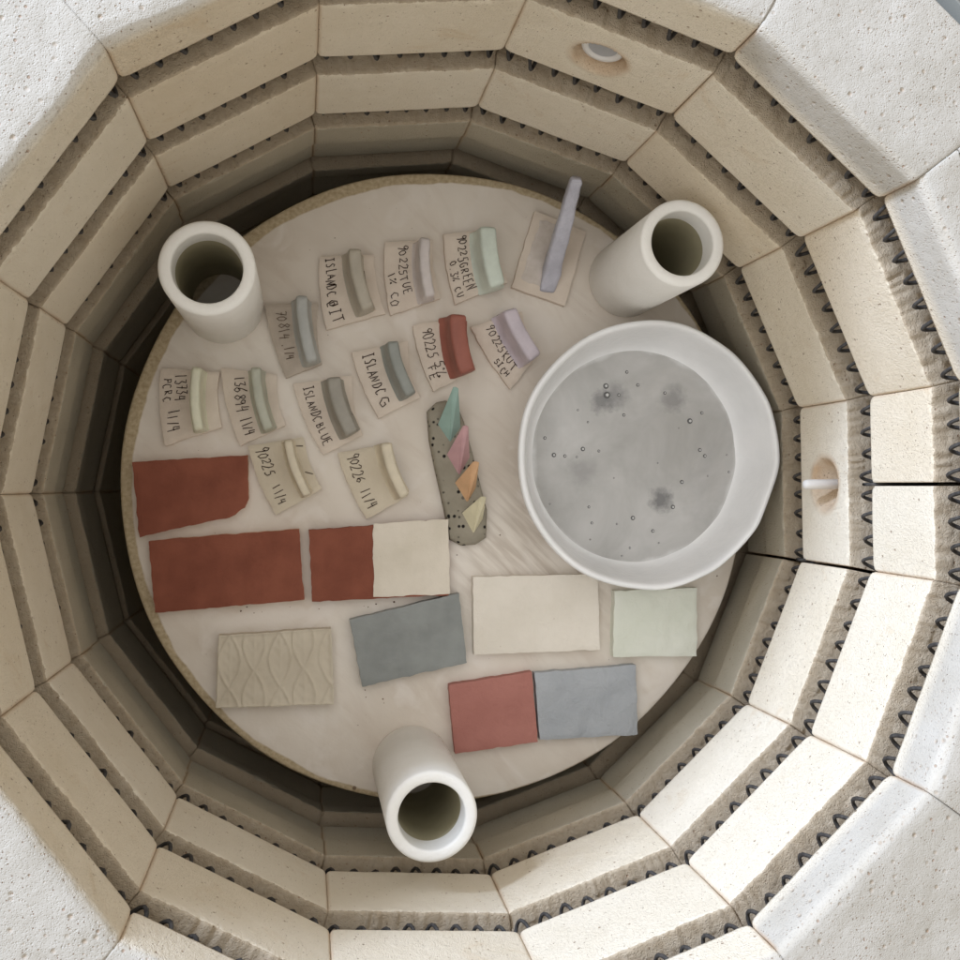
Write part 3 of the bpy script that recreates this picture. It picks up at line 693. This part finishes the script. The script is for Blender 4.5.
test_piece('cream test piece with wavy cream wall marked 90226 11/4, above the two-tone tile', [(338, 453), (392, 443), (408, 496), (367, 519)], 3.5, (386, 442), (406, 497), 14, g_crm,
           [('90226', .26, .05, .52, .0088), ('11/4', .24, .62, .90, .0088)], seed=12, base=M_BASEC, ticks=[(393, 461, 396, 464)])

# tall strip on its slab
org = at(552, 262, ZS)
t = thing('test_piece', 'slab with a tall leaning crinkled lavender strip, left of the upper right post', 'test tile', org, 'ring cut test pieces with an upright glazed wall')
patch([(535, 211), (586, 232), (565, 306), (512, 287)], 0, TB, ZS, 'slab', M_BASE, t, org, seed=31)
patch([(541, 219), (556, 224), (541, 287), (521, 279)], 0, .0008, ZS + TB, 'slip_patch', plain('pale_crackled_slip', (.56, .50, .45), (.66, .60, .56), 120, .8, .2, .0006, 160), t, org, seed=32, edge_noise=.0016)
g_strip = plain('crinkled_lavender_glaze', (.46, .46, .53), (.58, .58, .66), 60, .5, .4, .0016, 70)
Ps = [(at(547, 289, ZS + .004), .0080, .0070), (at(552, 270, ZS + .012), .0088, .0085), (at(558, 246, ZS + .030), .0080, .0085), (at(565, 222, ZS + .048), .0068, .0075), (at(572, 196, ZS + .066), .0062, .0068), (at(576, 181, ZS + .076), .0058, .0062), (at(577, 178, ZS + .078), .0040, .0044)]
V = []; F = []; ns = 14; rows = 0
def lerp_list(P, n):
    out = []
    for k in range(n):
        u = k / (n - 1) * (len(P) - 1); i = min(int(u), len(P) - 2); f = u - i
        out.append(tuple(P[i][q] * (1 - f) + P[i + 1][q] * f for q in range(3)))
    return out
LL = lerp_list(Ps, 40); ax = (Ps[5][0] - Ps[0][0]).normalized(); side = Vector((ax.y, -ax.x, 0)).normalized(); nup = side.cross(ax).normalized()
for i, (p, wx, wz) in enumerate(LL):
    for k in range(ns):
        a = 2 * math.pi * k / ns; ca, sa = math.cos(a), math.sin(a)
        sx_ = math.copysign(abs(ca) ** .45, ca); sz_ = math.copysign(abs(sa) ** .45, sa)
        jn = .0007 * float(fbm(np.array([i * .33, k * .6, 3.]), 3))
        q = p + side * (sx_ * wx * .88 + jn) + nup * (sz_ * wz * .72 + jn); V.append(tuple(q - org))
F = [(i * ns + k, i * ns + (k + 1) % ns, (i + 1) * ns + (k + 1) % ns, (i + 1) * ns + k) for i in range(39) for k in range(ns)]
F += [tuple(range(ns)), tuple(39 * ns + k for k in range(ns))[::-1]]
o = mesh_obj('upright_strip', V, F, g_strip, t)
bm = bmesh.new(); bm.from_mesh(o.data); bmesh.ops.recalc_face_normals(bm, faces=bm.faces[:]); bm.to_mesh(o.data); bm.free()

# ------------------------------------------------------------------ flat glazed tiles
G_T = 'flat rectangular sample tiles lying on the shelf'
def cut_corner(o, amt): pass
def flat_tile(label, corners, thick, mat, seed, name='sample_tile', z=ZS, tn=.0009, en=.0008, nu=26, nv=34, relief=None, parts=(), edge=None):
    c = sum((Vector(p) for p in corners), Vector((0, 0))) / 4; org = at(c.x, c.y, ZS)
    if not parts:
        o = patch(corners, 0, thick, z, name, mat, None, org, nu, nv, tn, en, seed, relief); o.location = org
        tag(o, label, 'tile', G_T)
        if edge:
            o.data.materials.append(edge)
            for p_ in o.data.polygons:
                if abs(p_.normal.z) < .5: p_.material_index = 1
        return o
    t = thing(name, label, 'tile', org, G_T)
    patch(corners, 0, thick, z, 'tile_body', mat, t, org, nu, nv, tn, en, seed, relief)
    for (nm, cc, th, zz, mm, sd) in parts: patch(cc, 0, th, zz, nm, mm, t, org, 22, 22, .0003, .0010, sd)
    return t
def body(label, corners, thick, mat, seed, edge, **kw): return flat_tile(label, corners, thick, mat, seed, edge=edge, **kw)
rt = flat_tile('brick red tile with a broken lower right corner, leftmost on the shelf', [(132, 462), (248, 455), (249, 513), (139, 537)], .010, M_RED, 41, edge=M_REDE)
# pull the broken corner in
for v in rt.data.vertices:
    w = v.co + rt.location
    p = at(249, 514, ZS + .006); d_ = Vector((w.x - p.x, w.y - p.y)).length
    if d_ < .012: v.co.x -= (.012 - d_) * .34; v.co.y += (.012 - d_) * .40
flat_tile('long brick red tile with a pale chipped right edge, under the broken red tile', [(148, 541), (299, 529), (304, 600), (155, 613)], .010, M_RED, 42, edge=M_REDE)
M_SLIP = plain('cream_slip', (.64, .585, .49), (.73, .67, .58), 30, .75, .25, .0005, 110, speck=(240, .12, .93, (.40, .30, .22), .5))
flat_tile('tile half brick red and half cream slip', [(309, 530), (447, 520), (449, 595), (312, 602)], .010, M_RED, 43,
          parts=[('slip_half', [(373, 524), (448, 519), (450, 594), (374, 597)], .0018, ZS + .0093, M_SLIP, 44)])
M_BG = glz('blue_grey_glaze', (.235, .25, .245), .42); M_BG2 = plain('powder_blue_grey_glaze', (.36, .385, .42), (.42, .445, .48), 40, .5, .4, .0020, 45)
flat_tile('smooth blue grey tile overlapping below the two-tone tile', [(350, 620), (459, 593), (467, 663), (362, 687)], .010, M_BG, 45)
M_CR = plain('cream_glazed_clay', (.72, .67, .59), (.80, .75, .675), 25, .6, .3, .0008, 80, speck=(150, .10, .90, (.42, .33, .26), .6))
flat_tile('large plain cream tile in the middle of the lower shelf', [(473, 577), (598, 574), (600, 650), (474, 655)], .010, M_CR, 46)
M_GR = plain('pale_celadon_glaze', (.68, .71, .62), (.77, .79, .72), 18, .4, .45, .0008, 60)
flat_tile('pale green tile below the bowl', [(615, 591), (697, 588), (697, 656), (613, 657)], .010, M_GR, 47)
M_PK = plain('dusty_pink_red_slip', (.38, .155, .130), (.44, .19, .16), 34, .65, .3, .0011, 70)
flat_tile('dusty pink red square tile by the bottom post', [(449, 685), (532, 672), (538, 742), (455, 754)], .009, M_PK, 48, tn=.0006)
flat_tile('wrinkled pale blue tile touching the pink red tile at the shelf edge', [(535, 673), (636, 665), (638, 735), (540, 740)], .009, M_BG2, 49, tn=.0011)
M_LEAF = plain('beige_relief_clay', (.53, .47, .375), (.60, .54, .44), 25, .6, .35, .0002, 150)
def leaf(s, t):
    u = s * 4.6; k = math.floor(u); f = u - k - .5 + .08 * math.sin(k * 3)
    lw = .42 * math.sin(math.pi * ((t + .23 * (k % 2)) * 1.35 % 1)) + .02
    e = abs(abs(f) - lw); a = .0010 * math.exp(-(e / .07) ** 2)
    a += .0003 * math.exp(-(f / .06) ** 2) - .00012 * math.sin(t * 40 + abs(f) * 16) * (abs(f) < lw)
    edge_ = min(s, 1 - s, t, 1 - t); return a + .0009 * math.exp(-(edge_ / .02) ** 2)
flat_tile('beige tile embossed with leaf shapes, lower left of the shelf', [(218, 636), (331, 628), (334, 704), (216, 708)], .010, M_LEAF, 50, nu=80, nv=120, relief=leaf)

# ------------------------------------------------------------------ cone pack
ZT = ZS
M_PACK = plain('speckled_grey_clay', (.26, .235, .185), (.34, .31, .25), 40, .85, .2, .0006, 160, speck=(230, .42, .62, (.012, .010, .010), 1))
out = [(428, 411), (437, 402), (446, 400), (458, 405), (465, 422), (473, 452), (481, 484), (488, 510), (487, 538), (476, 545), (462, 546), (450, 540), (447, 520), (441, 492), (436, 470), (430, 440)]
org = at(458, 475, ZS)
cp = thing('cone_pack', 'speckled grey clay strip holding four pastel pyrometric cones, left of the bowl', 'cone pack', org)
ht = .010; n = len(out); V = []
c0 = Vector((458, 475))
for fz, sc in ((0, 1.0), (.55, 1.0), (.9, .97), (1.0, .90)):
    for p in out:
        q = c0 + (Vector(p) - c0) * sc if sc == 1 else c0 + (Vector(p) - c0) * Vector((1 - (1 - sc) * 1.6, 1 - (1 - sc) * .5)).x
        w = at(q.x, q.y, ZS + ht); V.append((w.x - org.x, w.y - org.y, fz * ht))
F = [(r_ * n + k, r_ * n + (k + 1) % n, (r_ + 1) * n + (k + 1) % n, (r_ + 1) * n + k) for r_ in range(3) for k in range(n)]
F += [tuple(range(n)), tuple(3 * n + k for k in range(n))[::-1]]
o = mesh_obj('clay_strip', V, F, M_PACK, cp)
bm = bmesh.new(); bm.from_mesh(o.data); bmesh.ops.recalc_face_normals(bm, faces=bm.faces[:]); bm.to_mesh(o.data); bm.free()
def cone(nm, lab, tip, tip2, b1, b2, b3, mat, H):
    """leaning three-sided cone: tip edge (two photo points), left foot b1, lower foot b2"""
    z1 = ZS + ht * .9; zt = ZS + H
    T1, T2 = at(*tip, zt), at(*tip2, zt - .001); B1, B2 = at(*b1, z1), at(*b2, z1)
    m_ = (B1 + B2) / 2; back = Vector((T1.x - m_.x, T1.y - m_.y, 0)) * .25; B3 = at(*b3, z1)
    T3 = T1 * .5 + T2 * .5 + Vector((0, 0, -.002))
    V = [tuple(p - org) for p in (B1, B2, B3, B1 * .35 + B3 * .65 , T1, T2, T3)]
    V = [tuple(p - org) for p in (B1, B2, B3, T1, T2, T3)]
    F = [(0, 1, 3), (1, 2, 4, 3), (2, 0, 3, 5), (2, 5, 4), (3, 4, 5), (0, 2, 1)]
    o = mesh_obj('pyrometric_cone', V, F, mat, cp, False); o['label'] = lab
    bm = bmesh.new(); bm.from_mesh(o.data); bmesh.ops.recalc_face_normals(bm, faces=bm.faces[:])
    bmesh.ops.bevel(bm, geom=bm.edges[:], offset=.0006, segments=2, affect='EDGES'); bm.to_mesh(o.data); bm.free()
cone('c', 'teal cone', (453, 386), (459, 388), (437, 425), (450, 444), (461, 428), glz('teal_cone', (.30, .43, .39), .6, .3), .040)
cone('c', 'pink cone', (463, 425), (469, 426), (446, 455), (459, 477), (470, 458), glz('pink_cone', (.56, .34, .36), .6, .3), .038)
cone('c', 'orange cone', (473, 461), (480, 462), (454, 483), (467, 504), (476, 488), glz('orange_cone', (.68, .42, .24), .6, .3), .036)
cone('c', 'pale yellow cone', (481, 496), (487, 497), (461, 513), (473, 535), (483, 519), glz('yellow_cone', (.68, .63, .45), .6, .3), .034)

# ------------------------------------------------------------------ grit
V = []; F = []; rn_ = random.Random(5)
spots = [(241, 611, 2.2), (247, 607, 1.8), (254, 613, 1.2), (319, 609, 1.4), (215, 533, 1.1), (435, 451, 1.2), (500, 535, 2.0), (717, 576, 2.0), (364, 606, 1.0), (376, 604, 2.0), (394, 602, 2.4), (368, 607, 1.5), (365, 690, 1.6), (366, 697, 1.6), (383, 699, 1.8), (384, 703, 1.2),  # the hole and pits in the shelf are drawn as dark crumbs too
         (335, 238, 1.3), (328, 335, 1.0), (454, 605, 1.2), (358, 725, 1.2), (457, 555, 1.4), (700, 560, 1.0), (262, 612, .9), (290, 607, .9), (310, 250, .8), (470, 715, 0)]
for k in range(90):
    a_ = rn_.uniform(0, 6.283); q_ = .25 * math.sqrt(rn_.random()); spots.append((None, (SC.x + q_ * math.cos(a_), SC.y + q_ * math.sin(a_)), rn_.uniform(.35, .8)))
for q_ in spots:
    if q_[0] is None: p = Vector((*q_[1], ZS))
    else: p = at(q_[0], q_[1], ZS)
    sz = q_[2] * .00048
    if sz <= 0: continue
    b0 = len(V)
    for u in range(7):
        a_ = u / 7 * 6.283; rr = sz * rn_.uniform(.6, 1.3); V.append((p.x + rr * math.cos(a_), p.y + rr * math.sin(a_) * .8, ZS - .0002))
    for u in range(7):
        a_ = u / 7 * 6.283 + .3; rr = sz * rn_.uniform(.3, .7); V.append((p.x + rr * math.cos(a_), p.y + rr * math.sin(a_) * .8, ZS + sz * rn_.uniform(.6, 1.0)))
    F += [(b0 + u, b0 + (u + 1) % 7, b0 + 7 + (u + 1) % 7, b0 + 7 + u) for u in range(7)] + [tuple(b0 + 7 + u for u in range(7))]
gr_ = mesh_obj('grit', V, F, plain('dark_grit', (.10, .06, .04), (.26, .17, .11), 90, .9, .2)); gr_['kind'] = 'stuff'
gr_['label'] = 'tiny dark crumbs and pit spots scattered over the shelf between the samples'; gr_['category'] = 'grit'

# ------------------------------------------------------------------ render settings
S.render.engine = 'CYCLES'
S.cycles.max_bounces = 12; S.cycles.diffuse_bounces = 6
